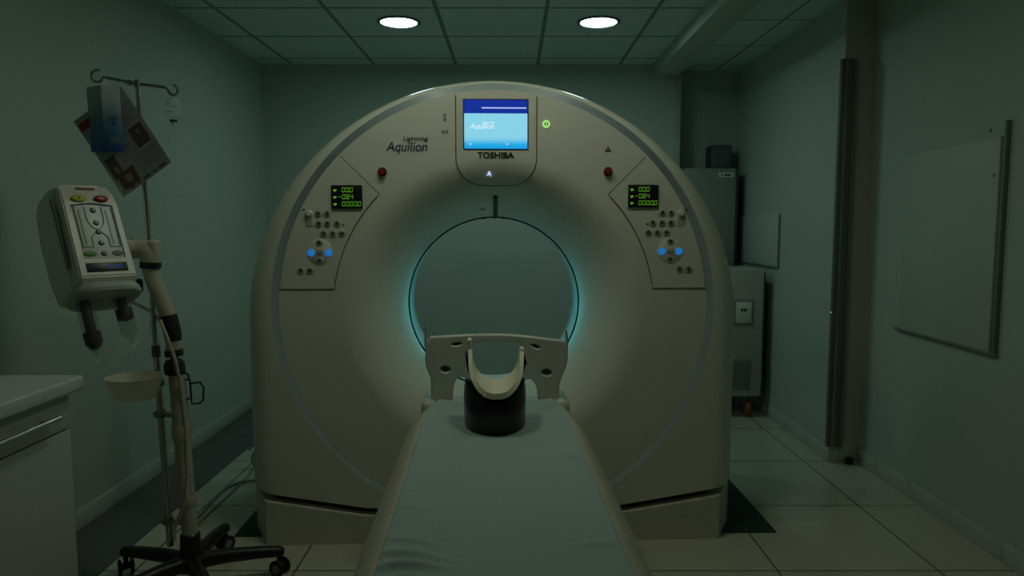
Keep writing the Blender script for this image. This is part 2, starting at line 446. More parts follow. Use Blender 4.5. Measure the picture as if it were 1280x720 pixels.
# control panels, drawn as raised plates with a seam round them
def polar(r, a): return (r*cos(a), ZC+r*sin(a))
def panel(sgn):
    def pp(r, deg): x, z = polar(r, rad(deg)); return (sgn*x, z)
    ri = .645; zb = gp(418, 361)[1]-ZC
    a_in = math.degrees(math.asin(zb/ri)); a_out = math.degrees(math.asin(zb/(RD-.004)))
    inner = [pp(ri, 45+(a_in-45)*k/20) for k in range(21)]; outer = [pp(RD-.004, a_out+(45-a_out)*k/24) for k in range(25)]
    poly = inner+outer
    me = plate(poly, [], .006, .0015)
    me.materials.append(M['gantry_white']); o = bpy.data.objects.new('control_panel', me); COL.objects.link(o); o.parent = G
    o.location = (0, -.0005, 0)
    b = MB(); pts = [(x, -.0012, z) for x, z in outer[-1:]+inner+outer[:1]]
    b.tube(pts, .0028, 6)
    b.build('panel_seam', 'seam_line', G)
    return o
SEG = {'0': 'abcdef', '4': 'bcfg', '8': 'abcdefg', '-': 'g'}
def digits(s, x, z, w, h, b, y):
    for ch in s:
        if ch == '.':
            b.box(x-w*.28, x-w*.08, y-.001, y, z, z+h*.1); continue
        t = h*.115; sh = lambda zz: .12*(zz-z)
        for q in SEG.get(ch, ''):
            if q in 'adg':
                zz = {'a': z+h-t, 'd': z, 'g': z+h/2-t/2}[q]; x0, x1 = x+w*.12, x+w*.66
                b.box(x0+sh(zz), x1+sh(zz), y-.001, y, zz, zz+t)
            else:
                xx = x+w*.64 if q in 'bc' else x; zz = z+h/2 if q in 'bf' else z
                b.box(xx+sh(zz), xx+t*.75+sh(zz), y-.001, y, zz+t*.3, zz+h/2-t*.3)
        x += w
def screen_digits(x0, x1, z0, z1):
    t = MB().box(x0, x1, -.0105, .004, z0, z1, .001).build('readout_display', 'black_plastic', G)
    b = MB(); w = (x1-x0); h = (z1-z0)
    for row, s in enumerate(('00.0', '-084', '0000.0')):
        z = z1-h*(.30+.295*row); 
        digits(s, x0+w*(.34 if row != 1 else .22), z, w*.128, h*.20, b, -.0108)
        b.box(x0+w*.07, x0+w*.17, -.0118, -.0108, z+h*.05, z+h*.12)
        b.box(x0+w*.09, x0+w*.13, -.0118, -.0108, z+h*.02, z+h*.05)
    b.build('digits', 'led_green', t)
def button(x, z, r, kind):
    b = MB()
    b.lathe([(0, -.007), (r*.85, -.007), (r, -.0055), (r, -.002), (0, -.002)], (x, 0, z), 'y', 20)
    if kind == 'key':
        b.lathe([(0, -.0078), (r*.52, -.0076), (r*.56, -.006), (0, -.006)], (x, 0, z), 'y', 12, mi=1)
        b.box(x-r*.15, x+r*.15, -.0084, -.0072, z+r*.0, z+r*.55, mi=2)
    o = b.build('button', ['button_grey', 'button_dark', 'print_black'] if kind == 'key' else (kind if kind != 'plain' else 'button_grey'), None)
    return o
def controls(sgn, disp, keys, plains, blues, knob, jog, dots):
    cp = panel(sgn)
    x0, z1 = gp(disp[0], disp[1]); x1, z0 = gp(disp[2], disp[3]); screen_digits(x0, x1, z0, z1)
    jx, jz = gp(*jog)
    MB().lathe([(0, -.0045), (.050, -.0045), (.052, -.003), (.052, 0), (0, 0)], (jx, 0, jz), 'y', 36).build('dial_ring', 'gantry_white', cp)
    for p in keys: x, z = gp(*p); button(x, z, .0145, 'key').parent = cp
    for p in plains: x, z = gp(*p); button(x, z, .0145, 'plain').parent = cp
    for p in blues:
        x, z = gp(*p); o = button(x, z, .0150, 'led_blue'); o.parent = cp; o['label'] = 'lit blue arrow button'
    kx, kz = gp(*knob)
    MB().box(kx-.014, kx+.014, -.005, 0, kz-.052, kz-.004, .0015).build('slider_slot', 'panel_grey', cp)
    MB().lathe([(0, -.016), (.010, -.0155), (.0145, -.011), (.0145, -.002), (0, -.002)], (kx, 0, kz), 'y', 18).build('slider_knob', 'gantry_white', cp)
    for p in dots: x, z = gp(*p); MB().lathe([(0, -.0045), (.0035, -.0045), (.0035, -.002), (0, -.002)], (x, 0, z), 'y', 8).build('indicator_dot', 'print_black', cp)
controls(-1, (414.5, 231.5, 453.5, 261), [(398, 267.3), (409.7, 267), (399, 279.5), (410, 279.5), (422, 279.5), (405, 292), (416.5, 292), (428, 292), (376.5, 338), (388, 338), (399.5, 303.5), (400, 326)],
         [(400, 315)], [(389, 316), (411, 316)], (386.5, 267), (400, 315), [(429, 281), (380, 262)])
controls(1, (785, 231, 822, 259.5), [(827.5, 266), (838.3, 266), (815.5, 278.3), (827, 278.3), (838, 278.3), (810, 290.5), (821, 290.5), (832.5, 290.5), (849, 336), (860, 336), (837.5, 301.7), (837, 324)],
         [(837.5, 313.5)], [(827, 314), (848.3, 314)], (851, 266.5), (837.5, 313.5), [(809, 280), (857, 262)])
# monitor panel: a U-shaped plate that stays in the plane of the disc over the funnel
xl, zt = gp(569.5, 119); xr, _ = gp(671, 119); zb = gp(620, 231)[1]; zk = gp(620, 203)[1]
mxc = (xl+xr)/2; hw = (xr-xl)/2
def ushape(d):
    top = [(mxc-hw+d+(2*hw-2*d)*k/10, ZC+math.sqrt((RD-.006-d)**2-(mxc-hw+d+(2*hw-2*d)*k/10)**2)) for k in range(11)]
    bot = []
    rr = .105-d
    for k in range(9): a = -PI/2*k/8; bot.append((mxc+hw-.105+rr*cos(a), zb+.105+rr*sin(a)))
    for k in range(9): a = -PI/2-PI/2*k/8; bot.append((mxc-hw+.105+rr*cos(a), zb+.105+rr*sin(a)))
    return top+bot
def put(me, name, m, parent, loc=(0, 0, 0)):
    me.materials.clear(); me.materials.append(M[m]); me.name = name
    o = bpy.data.objects.new(name, me); COL.objects.link(o); o.parent = parent; o.location = loc; return o
def fy(r): s = (.610-r)/.228; return .192*s*s if s > 0 else 0
def uhalf(z):
    d = zb+.105-z
    return hw if d <= 0 else hw-.105+math.sqrt(max(0, .105**2-d*d))
bm = MB(); rows = []
for j in range(41):
    q = j/40; row = []
    for i in range(25):
        u = -1+2*i/24; zt_ = math.sqrt((RD-.004)**2-(mxc+hw*u)**2)+ZC
        z = zb+.0005+(zt_-zb)*q**1.3; x = mxc+(uhalf(z)-.002)*u
        row.append(bm.bm.verts.new((x, fy(math.hypot(x, z-ZC))-.0022, z)))
    rows.append(row)
for A, B in zip(rows, rows[1:]):
    for k in range(24): bm.bm.faces.new((A[k], A[k+1], B[k+1], B[k])).smooth = True
bmesh.ops.recalc_face_normals(bm.bm, faces=bm.bm.faces)
bm.build('monitor_panel', 'gantry_white', G, auto=False)
us = ushape(0); us = [us[10]]+[(mxc+hw, us[10][1]+(zb+.105-us[10][1])*k/6) for k in range(1, 6)]+us[11:]+[(mxc-hw, zb+.105+(us[0][1]-zb-.105)*k/6) for k in range(1, 6)]+[us[0]]
us2 = []
for (x0, z0), (x1, z1) in zip(us, us[1:]): us2 += [(x0+(x1-x0)*k/3, z0+(z1-z0)*k/3) for k in range(3)]
MB().tube([(x, fy(math.hypot(x, z-ZC))-.0005, z) for x, z in us2+[us[-1]]], .0026, 6).build('panel_seam', 'seam_line', G)
sx0, sz1 = gp(580, 124.5, -.008); sx1, sz0 = gp(659.3, 186, -.008)
scr = MB().box(sx0-.004, sx1+.004, -.0040, -.001, sz0-.004, sz1+.004).build('screen', 'dark_gap', G)
zh = gp(600, 141.5, -.008)[1]
MB().box(sx0, sx1, -.0048, -.0035, sz0, zh).build('screen_image', 'screen_sky', scr)
MB().box(sx0, sx1, -.0048, -.0035, zh, sz1).build('screen_header', 'screen_header', scr)
x, z = gp(602, 134.6, -.008); x2, _ = gp(658, 134.6, -.008)
MB().box(x, x2, -.0055, -.0047, z-.0025, z+.0025).build('screen_rule', 'screen_line', scr)
x, z = gp(602.5, 158.5, -.009); text('screen_lettering', 'Aquilion', x, -.0052, z, .098, 'screen_text', scr, shear=.25, bold=.015)
x, z = gp(610, 153.3, -.009); text('screen_lettering', 'Lightning', x, -.0052, z, .050, 'screen_text', scr, shear=.25, bold=.015)
for p in ((588, 180), (634, 180)):
    x, z = gp(*p, -.009); MB().box(x-.006, x+.006, -.0055, -.0047, z-.003, z+.003, .001).build('screen_key', 'screen_line', scr)
x, z = gp(619.7, 193.8, -.006); text('maker_lettering', 'TOSHIBA', x, -.0035, z, .145, 'print_black', G, bold=.028, height=.024)
x, z = gp(508.5, 185, 0); text('model_lettering', 'Aquilion', x, -.001, z, .163, 'print_blue', G, shear=.22, bold=.012, height=.048)
x, z = gp(519.5, 174, 0); text('model_lettering', 'Lightning', x, -.001, z, .098, 'print_blue', G, shear=.22, bold=.006, height=.022)
# patient lamp (small lit figure)
x, z = gp(611.5, 217, .012); fz = fy(math.hypot(x, z-ZC))
MB().lathe([(0, -.0055), (.003, -.0055), (.003, -.002), (0, -.002)], (x, -.0015, z+.008), 'y', 10).prism([(x-.001, z+.006), (x+.003, z+.006), (x+.008, z-.011), (x+.005, z-.011), (x+.001, z-.003), (x-.007, z-.009), (x-.009, z-.007)], -.0070, -.003).xf(Matrix.Translation((0, fz, 0))).build('patient_lamp', 'led_white', G)
# stop buttons, triangle, power lamp, pictograms
for p in ((478, 215), (760, 214.5)):
    x, z = gp(*p); o = MB().lathe([(.0165, -.0), (.0165, -.006), (.0145, -.007), (.0145, -.003), (.0125, -.003), (.0125, -.018), (.010, -.021), (0, -.0215)], (x, 0, z), 'y', 24).build('stop_button', 'red_button', G)
    MB().lathe([(.0125, -.001), (.0175, -.001), (.0175, -.0075), (.0125, -.0075)], (x, 0, z), 'y', 24, close=True).build('button_collar', 'print_black', o)
x, z = gp(760, 186.3); wt = MB().prism([(x-.0125, z-.010), (x+.0125, z-.010), (x, z+.012)], -.002, .001).build('warning_triangle', 'print_black', G)
MB().prism([(x-.0085, z-.0075), (x+.0085, z-.0075), (x, z+.0075)], -.003, -.001).build('triangle_face', 'olive_yellow', wt)
x, z = gp(682.7, 155.3); pw = MB().lathe([(0, -.005), (.0115, -.005), (.0115, 0), (0, 0)], (x, 0, z), 'y', 24).build('power_button', 'print_green', G)
MB().lathe([(.0082, -.002), (.0145, -.002), (.0145, -.007), (.0082, -.007)], (x, 0, z), 'y', 24, close=True).box(x-.002, x+.002, -.0065, -.004, z-.006, z+.006).build('power_ring', 'led_power_ring', pw)
x, z = gp(556, 147); MB().box(x-.005, x+.005, -.001, .001, z-.014, z-.001).box(x-.004, x+.004, -.001, .001, z+.002, z+.012).box(x-.009, x+.009, -.001, .001, z+.013, z+.015).build('pictogram', 'print_grey', G)
x, z = gp(556, 163.5); MB().box(x-.012, x+.012, -.001, .001, z-.009, z-.006).box(x-.012, x-.002, -.001, .001, z-.004, z+.001).lathe([(0, -.001), (.004, -.001), (.004, .001), (0, .001)], (x+.008, 0, z), 'y', 10).build('pictogram', 'print_grey', G)
# camera slot on the funnel
def fun(px, py):
    ly = .1
    for _ in range(12):
        x, z = gp(px, py, ly); ly = fy(math.hypot(x, z-ZC))
    return Vector((x, ly, z))
a, c = fun(619.3, 246), fun(619.3, 270.5)
pts = [a+(c-a)*k/10 for k in range(11)]; pts = [Vector((p.x, fy(math.hypot(p.x, p.z-ZC))-.000, p.z)) for p in pts]
MB().tube(pts, .0095, 12).sphere(pts[0], .0095).sphere(pts[-1], .0095).build('camera_slot', 'black_plastic', G)
p = fun(633, 272.5); MB().box(p.x-.024, p.x+.026, p.y-.003, p.y+.01, p.z-.004, p.z+.005, .002).build('caution_strip', 'photo_brown', G)
p = fun(604, 273); MB().box(p.x-.011, p.x+.011, p.y-.003, p.y+.01, p.z-.003, p.z+.004, .002).build('caution_strip', 'print_black', G)
p = fun(603, 261.5); MB().box(p.x-.010, p.x+.010, p.y-.002, p.y+.01, p.z-.003, p.z+.003, .002).build('caution_strip', 'seam_line', G)
# ring lights at the mouth of the bore
for sgn in (1, -1):
    for row, (n_, r, yy, e) in enumerate(((19, .334, .210, .0072), (13, .318, .32, .0085))):
        for k in range(n_):
            a = -58+91*k/(n_-1)
            w = (.5+.5*cos(rad(a+14)*2.1))**1.9
            ld = bpy.data.lights.new('bore_light', 'POINT'); ld.energy = e*w*17/n_+.00003; ld.color = (.03, .78, .88); ld.shadow_soft_size = .006
            lo = bpy.data.objects.new('bore_light', ld); COL.objects.link(lo); lo.parent = G
            lo.location = (sgn*r*cos(rad(a)), yy, ZC+r*sin(rad(a)))

# ---------------------------------------------------------------- patient couch
CX, CY = -.0145, 1.263
CR = .035
CT = .67
C = thing('patient_couch', 'long narrow patient couch with cream edged mattress leading into the scanner', 'patient table', (CX, CY, 0), CR)
MB().box(-.21, .21, .25, 1.15, 0, .12, .02).box(-.17, .17, .32, 1.08, .11, .50, .03).build('pedestal', 'gantry_base', C)
MB().box(-.23, .23, -.75, 1.22, .49, .575, .02).build('carriage', 'gantry_white', C)
CL0, CL1 = -.75, 1.285
def half(y):                       # half width of mattress, rounded off towards the head end
    w = .292
    e = (y-(CL1-.32))/.32
    if e > 0: w -= .030*e**2+.012*max(0, e-.7)/.3
    return w
def couch_z(x, w):                 # height over the section: shallow hollow, soft rolled edge
    q = abs(x)/w
    if q <= .80: return CT-.014+.014*(q/.80)**2
    s = (q-.80)/.20
    return CT-.052*s**1.7
def fold(x, y):
    v = noise.noise(Vector((x*9, y*5, 3)))*.0016
    for (fx, fy_, dx, dy, L, wd, h) in FOLDS:
        ux, uy = x-fx, y-fy_; n_ = math.hypot(dx, dy); al = (ux*dx+uy*dy)/n_; ac = (-ux*dy+uy*dx)/n_
        v += 1.5*h*math.exp(-(al/L)**2-((ac+.25*al*al/L)/wd)**2)
    return v
FOLDS = [(-.19, .02, 1, .35, .07, .010, .010), (-.19, .07, 1, .12, .07, .009, .008), (-.19, .13, 1, .05, .06, .008, .005), (-.20, -.04, 1, .5, .08, .012, .009),
         (-.20, .30, 1, .2, .04, .007, .003), (-.20, .40, 1, .3, .04, .007, .003), (.20, .62, 1, -.3, .04, .008, .004), (.20, .66, 1, -.2, .05, .008, .003),
         (.19, .10, 1, -.3, .05, .012, .004), (.14, 1.13, 1, .9, .09, .013, .008), (.20, 1.18, 1, .5, .05, .010, .006)]
bm = MB(); rows = []; NY, NX = 120, 44
def mrow(y, dz=0, sh=1):
    w = half(y)*sh; r = []
    for i in range(NX+1):
        q = -1+2*i/NX; q = math.copysign(abs(q)**.8, q); x = q*w
        wr = .0035*noise.noise(Vector((x*6, y*11, 0)))*(abs(q) > .78)
        r.append(bm.bm.verts.new((x, y, couch_z(x, w)+wr+dz)))
    r.append(bm.bm.verts.new((w*.985, y, .600))); r.append(bm.bm.verts.new((w*.90, y, .575))); r.append(bm.bm.verts.new((-w*.90, y, .575))); r.append(bm.bm.verts.new((-w*.985, y, .600)))
    return r
for j in range(NY+1): rows.append(mrow(CL0+(CL1-CL0)*j/NY))
rows.append(mrow(CL1+.010, -.004, .985)); rows.append(mrow(CL1+.018, -.018, .95))
for A, B in zip(rows, rows[1:]):
    for k in range(len(A)): bm.bm.faces.new((A[k], A[(k+1) % len(A)], B[(k+1) % len(A)], B[k])).smooth = True
bm.bm.faces.new(rows[0]); bm.bm.faces.new(rows[-1][::-1])
bmesh.ops.recalc_face_normals(bm.bm, faces=bm.bm.faces)
bm.build('mattress', 'mattress_cream', C)
# end shoulders of the table top beside the head holder
for s in (-1, 1):
    MB().box(s*.238-.028, s*.238+.028, 1.25, 1.44, .585, .672, .022, 3).build('table_shoulder', 'gantry_base', C)
MB().box(-.22, .22, 1.22, 1.50, .585, .635, .02).build('table_end', 'panel_grey', C)
# sheet
bm = MB(); rows = []; NX2, NY2 = 72, 300
def srow(y, lift, sh):
    w = half(y); r = []
    e = .232/.292*w*sh
    for i in range(NX2+1):
        q = -1+2*i/NX2; x = q*e+.003*noise.noise(Vector((0, y*6, 5+(q > 0))))*(abs(q) > .8)
        fl = fold(x, y)*min(1, (1-abs(q))/.04) if abs(q) > .96 else fold(x, y)
        r.append(bm.bm.verts.new((x, y, couch_z(x, w)+lift+max(fl, -.0025))))
    return r
for j in range(NY2+1): rows.append(srow(CL0+.01+(CL1-CL0-.02)*j/NY2, .006, 1))
for A, B in zip(rows, rows[1:]):
    for k in range(NX2): bm.bm.faces.new((A[k], A[k+1], B[k+1], B[k])).smooth = True
lo = []
edge = [r[0] for r in rows]; edge2 = [r[-1] for r in rows]
for E in (edge, edge2):
    L = [bm.bm.verts.new(v.co+Vector((.004*(1 if v.co.x > 0 else -1), 0, -.0065))) for v in E]
    for k in range(len(E)-1): bm.bm.faces.new((E[k], E[k+1], L[k+1], L[k])).smooth = True
bmesh.ops.recalc_face_normals(bm.bm, faces=bm.bm.faces)
sheet = bm.build('couch_sheet', 'sheet_blue', None, auto=False)
sheet.location = (CX, CY, 0); sheet.rotation_euler = (0, 0, CR)
tag(sheet, 'pale blue-grey sheet lying smooth along the top of the patient couch', 'sheet')

# ---------------------------------------------------------------- head holder
HM = Matrix.Translation((CX, CY, 0)) @ Matrix.Rotation(CR, 4, 'Z'); HI = HM.inverted()
H = thing('head_holder', 'white head holder with holes and black padded cup at the couch end', 'head rest', (CX, CY, 0), CR)
def hp(px, py, ly):
    o = HI @ Vector((0, 0, CAM_H)); d = HI.to_3x3() @ ray(px, py); t = (ly-o.y)/d.y; p = o+d*t; return (p.x, p.z)
PY = 1.30
def q4(x, y): return hp(480+x/4, 380+y/4, PY)
out = [(245, 497), (244, 420), (243, 365), (222, 318), (214, 280), (216, 240), (224, 195), (238, 170), (300, 166), (400, 160), (480, 157), (560, 157), (640, 159), (720, 167), (800, 177), (868, 185), (893, 190), (908, 225), (910, 270), (902, 310), (882, 356), (868, 400), (866, 440), (866, 497),
       (782, 497), (776, 470), (772, 420), (758, 385), (738, 367), (712, 366), (692, 380), (688, 330), (688, 260), (692, 184), (610, 179), (560, 178), (500, 178), (444, 181), (436, 230), (434, 300), (428, 372), (410, 360), (388, 355), (362, 362), (346, 385), (340, 420), (336, 470), (334, 497)]
def hole(cx, cy, rx, ry, rot=0):
    return [q4(cx+rx*cos(t)*cos(rot)-ry*sin(t)*sin(rot), cy+rx*cos(t)*sin(rot)+ry*sin(t)*cos(rot)) for t in [2*PI*k/28 for k in range(28)]]
me = plate([q4(*p) for p in out], [hole(364, 197, 33, 16, -.12), hole(307, 322, 32, 24, .1), hole(757, 208, 32, 16, .35), hole(812, 337, 33, 24, .1)], .026, .006)
bmm = bmesh.new(); bmm.from_mesh(me)
for v in bmm.verts: v.co.y += PY
bmm.to_mesh(me); bmm.free()
put(me, 'support_plate', 'white_plastic', H)
for cx_, cy_, rx_, rz_ in ((364, 197, 37, 20), (307, 322, 37, 29), (757, 208, 37, 21), (812, 337, 38, 29)):
    (hx0, hz1), (hx1, hz0) = q4(cx_-rx_, cy_-rz_), q4(cx_+rx_, cy_+rz_)
    MB().box(hx0, hx1, PY+.010, PY+.022, hz0, hz1, .005).build('recess_back', 'vent_grey', H)
for s, tip, top, bot in ((-1, (218, 108), (240, 172), (243, 365)), (1, (905, 130), (884, 188), (880, 358))):
    tx, tz = q4(*tip); bx, bz = q4(*bot); mx_, mz = q4(*((213, 250) if s < 0 else (911, 262)))
    bm = MB(); sec = []
    for k in range(13):
        t = k/12
        z = bz+(tz-bz)*t; x = (1-t)**2*bx+2*t*(1-t)*(mx_+s*.012)+t*t*tx
        wdt = .085*(1-t)**.75+.012; y0 = PY+.022-.03*t
        sec.append([bm.bm.verts.new((x+o, y0+q_*wdt+.004, z)) for o, q_ in ((0, 0), (s*.007, .02), (s*.007, 1), (0, 1))])
    for A, B in zip(sec, sec[1:]):
        for k in range(4): bm.bm.faces.new((A[k], A[(k+1) % 4], B[(k+1) % 4], B[k])).smooth = True
    bm.bm.faces.new(sec[0]); bm.bm.faces.new(sec[-1][::-1])
    bmesh.ops.recalc_face_normals(bm.bm, faces=bm.bm.faces)
    bm.build('side_wing', 'white_plastic', H)
# black padded drum under the cup
hx = hp(618.5, 525, 1.03)[0]; HYC = .99
bm = MB(); rows = []
za, zb_ = CT-.006, CT+.125
def drum_top(a):
    # follows the round underside of the cup
    x = .098*cos(a); return zb_-.035+.05*min(1, abs(x)/.098)**2
NA = 48
for t in (0, .03, .1, .3, .6, .85, .96, 1):
    row = []
    for k in range(NA):
        a = 2*PI*k/NA; rr = 1-.03*(1-min(1, t/.1))-.02*max(0, (t-.9)/.1)+.03*sin(PI*t)
        x, y = .096*rr*cos(a), .128*rr*sin(a)
        z = za+(drum_top(a)-za)*t+(-.004 if t == 0 else 0); row.append(bm.bm.verts.new((hx+x, HYC+y, max(z, CT-.008))))
    rows.append(row)
for A, B in zip(rows, rows[1:]):
    for k in range(NA): bm.bm.faces.new((A[k], A[(k+1) % NA], B[(k+1) % NA], B[k])).smooth = True
bm.bm.faces.new(rows[0]); 
cc = bm.bm.verts.new((hx, HYC, zb_-.036))
for k in range(NA): bm.bm.faces.new((rows[-1][k], rows[-1][(k+1) % NA], cc))
bmesh.ops.recalc_face_normals(bm.bm, faces=bm.bm.faces)
bm.build('black_pad', 'black_leather', H)
# foam lined cup: a short trough, open to the front and top
tl = hp(589, 425, 1.02); tr = hp(650.5, 436, 1.02); ib = hp(619, 475, 1.06)[1]
xc = (tl[0]+tr[0])/2; RI = (tr[0]-tl[0])/2-.004
def ucurve(r, zc_, ztl, ztr, n_=28):
    pts = [(xc-r-.004, ztl)]+[(xc-r-.004*(1-k/4), ztl+(zc_-ztl)*k/4) for k in range(1, 4)]
    for k in range(n_+1): a = PI+PI*k/n_; pts.append((xc+r*cos(a), zc_+r*1.08*sin(a)))
    pts += [(xc+r+.004*k/4, zc_+(ztr-zc_)*k/4) for k in range(1, 4)]+[(xc+r+.004, ztr)]
    return pts
zcu = ib+RI*1.08
UI = ucurve(RI, zcu, tl[1], tr[1]); UO = ucurve(RI+.012, zcu, tl[1]-.002, tr[1]-.002)
bm = MB(); rows = []
for i, (p, o) in enumerate(zip(UI, UO)):
    dep = max(0, min(1, (zcu+.02-p[1])/(RI+.02)))
    yf = 1.02-.155*dep**.8+.006*noise.noise(Vector((i*.9, 0, 0)))*(dep > .3)
    yb = 1.075
    dz = -.004*dep*(1+noise.noise(Vector((i*1.3, 4, 0))))
    rows.append([bm.bm.verts.new(v) for v in ((p[0], yf, p[1]), (o[0], yf-.004, o[1]+dz), (o[0], yb, o[1]), (p[0], yb, p[1]))])
for A, B in zip(rows, rows[1:]):
    for k in range(4): bm.bm.faces.new((A[k], A[(k+1) % 4], B[(k+1) % 4], B[k])).smooth = True
bm.bm.faces.new(rows[0]); bm.bm.faces.new(rows[-1][::-1])
bmesh.ops.recalc_face_normals(bm.bm, faces=bm.bm.faces)
bm.build('foam_liner', 'foam_cream', H)
US = ucurve(RI+.020, zcu, tl[1]-.045, tr[1]-.045); UT = ucurve(RI+.013, zcu, tl[1]-.045, tr[1]-.045)
bm = MB(); rows = []
for p, o in zip(UT, US): rows.append([bm.bm.verts.new(v) for v in ((p[0], .985, p[1]), (o[0], .985, o[1]), (o[0], 1.078, o[1]), (p[0], 1.078, p[1]))])
for A, B in zip(rows, rows[1:]):
    for k in range(4): bm.bm.faces.new((A[k], A[(k+1) % 4], B[(k+1) % 4], B[k])).smooth = True
bm.bm.faces.new(rows[0]); bm.bm.faces.new(rows[-1][::-1])
bmesh.ops.recalc_face_normals(bm.bm, faces=bm.bm.faces)
bm.build('cup_shell', 'black_plastic', H)

# ---------------------------------------------------------------- contrast injector on its rolling stand
IX, IY = -1.148, 2.48
J = thing('contrast_injector', 'cream twin-syringe injector on black five-star rolling base, left of the scanner', 'injector', (IX, IY, 0))
def jl(px, py, Y=IY): p = at(px, py, Y); return Vector((p.x-IX, p.y-IY, p.z))
MB().lathe([(0, .075), (.055, .075), (.06, .085), (.055, .115), (.036, .125), (.033, .20), (.028, .205), (0, .205)], (0, 0, 0), n=28).build('base_hub', 'black_plastic', J)
for k in range(5):
    a = rad(90+72*k); dx, dy = cos(a), sin(a)
    leg = MB()
    pts = [(dx*.03, dy*.03, .098), (dx*.12, dy*.12, .102), (dx*.22, dy*.22, .098), (dx*.298, dy*.298, .092)]
    leg.tube(pts, [.030, .026, .023, .020], 10); leg.sphere((dx*.298, dy*.298, .090), .0215)
    lg = leg.build('leg', 'black_plastic', J)
    px_, py_ = dx*.30, dy*.30; c_ = MB()
    c_.tube([(px_, py_, .085), (px_, py_, .05)], .009, 8)
    tx_, ty_ = -dy*.8+dx*.6, dx*.8+dy*.6
    for s in (-1, 1):
        o = s*.015; c0 = Vector((px_+tx_*o, py_+ty_*o, .032)); c1 = Vector((px_+tx_*(o+s*.011), py_+ty_*(o+s*.011), .032)); md = (c0+c1)/2
        c_.tube([c0, c0*.75+c1*.25, md, c0*.25+c1*.75, c1], [.026, .031, .032, .031, .026], 18)
        c_.tube([c1, c1+(c1-c0)*.12], [.016, .015], 14, mi=1)
    c_.tube([Vector((px_-tx_*.016, py_-ty_*.016, .035)), Vector((px_+tx_*.016, py_+ty_*.016, .035))], .013, 10)
    c_.build('caster', ['black_rubber', 'vent_grey'], lg)
b0 = Vector((0, 0, .20)); b1 = jl(221, 468)
MB().tube([b0, b0.lerp(b1, .5), b1], .0275, 24).build('column', 'cream_plastic', J)
for py, hgt in ((533, .045), (622, .03)):
    t0 = (py-468)/(668-468); p = b1.lerp(b0, t0)
    MB().tube([p+Vector((0, 0, -hgt)), p+Vector((0, 0, -hgt*.6)), p, p+Vector((0, 0, hgt*.3))], [.030, .0325, .0325, .030], 20).build('tape_wrap', 'cream_plastic', J)
c0, c1 = jl(219, 467), jl(217, 449)
MB().tube([c0, c0.lerp(c1, .15), c0.lerp(c1, .7), c1], [.033, .035, .035, .024], 20).build('pivot_joint', 'black_plastic', J)
c0, c1 = jl(218, 445), jl(217, 437)
MB().tube([jl(217.5, 450), c0], .012, 12).tube([c0, c1], .031, 20).build('pivot_collar', 'black_plastic', J)
MB().tube([jl(217, 437), jl(216.5, 424)], .026, 20).build('arm_neck', 'cream_plastic', J)
MB().tube([jl(217, 426), jl(216, 418), jl(212, 402), jl(210, 394)], [.026, .029, .030, .029], 20).build('arm_sleeve', 'black_rubber', J)
MB().tube(bez([jl(211, 396), jl(204, 380), jl(194, 355), jl(189, 340), jl(188, 334)], 6), [.027]*25, 20).build('lower_arm', 'cream_plastic', J)
MB().tube([jl(188, 335), jl(188, 327.5)], .0345, 22).build('arm_collar', 'black_plastic', J)
elb = [jl(188, 328), jl(188, 320)]+[jl(188-11*(1-cos(t)), 320-9*sin(t)) for t in (PI/8, PI/4, 3*PI/8)]+[jl(176, 311.5), jl(166, 311)]
MB().tube(elb, [.0325]*len(elb), 22).box(elb[0].x-.0, elb[0].x+.031, -.024, .024, elb[1].z-.01, elb[1].z+.056, .012, 3).build('elbow', 'cream_plastic', J)
MB().tube([jl(166, 311), jl(163, 311)], .034, 22).build('elbow_collar', 'black_plastic', J)
MB().tube([jl(163.5, 311), jl(150, 309, IY-.06)], .031, 20).build('head_mount', 'cream_plastic', J)
MB().box(jl(171, 350).x, jl(180, 350).x, -.04, -.0, jl(171, 365).z, jl(171, 348).z, .008).build('lock_lever', 'black_plastic', J)
# tilted injector head
hc = jl(110, 302, IY-.13)
HMx = Matrix.Translation(hc) @ Matrix.Rotation(rad(52), 4, 'Z') @ Matrix.Rotation(rad(-26), 4, 'X') @ Matrix.Scale(.96, 4)
def taper(b, y_ref=0): return b
hb = MB()
# back housing: loft of rounded sections along local z
def rrect(w, d0, d1, z, r=.03, n_=5):
    P = []
    for cx_, cy_, a0 in ((w/2-r, d1-r, 0), (-w/2+r, d1-r, 90), (-w/2+r, d0+r, 180), (w/2-r, d0+r, 270)):
        for k in range(n_+1): a = rad(a0+90*k/n_); P.append(Vector((cx_+r*cos(a), cy_+r*sin(a), z)))
    return P
def loft(b, secs, smooth=True):
    R = [[b.bm.verts.new(p) for p in s_] for s_ in secs]
    for A, B in zip(R, R[1:]):
        for k in range(len(A)): b.bm.faces.new((A[k], A[(k+1) % len(A)], B[(k+1) % len(A)], B[k])).smooth = smooth
    b.bm.faces.new(R[0][::-1]); b.bm.faces.new(R[-1]); return b
loft(hb, [rrect(.200, -.05, .115, -.19), rrect(.206, -.055, .135, -.10), rrect(.204, -.055, .140, .05), rrect(.196, -.05, .125, .15), rrect(.188, -.045, .105, .178), rrect(.165, -.035, .085, .188, .025)])
hd = hb.xf(HMx).build('injector_head', 'side_plastic', J)
fp = MB()      # raised wedge front
def fsec(z, w, y): return [Vector((-w/2, -.05, z)), Vector((w/2, -.05, z)), Vector((w/2-.008, y, z)), Vector((-w/2+.008, y, z))]
loft(fp, [fsec(-.185, .190, -.070), fsec(-.165, .192, -.090), fsec(.10, .184, -.088), fsec(.150, .176, -.078), fsec(.185, .160, -.052)], False)
bmesh.ops.bevel(fp.bm, geom=[e for e in fp.bm.edges], offset=.004, segments=2, affect='EDGES')
fp.xf(HMx).build('front_panel', 'white_plastic', hd)
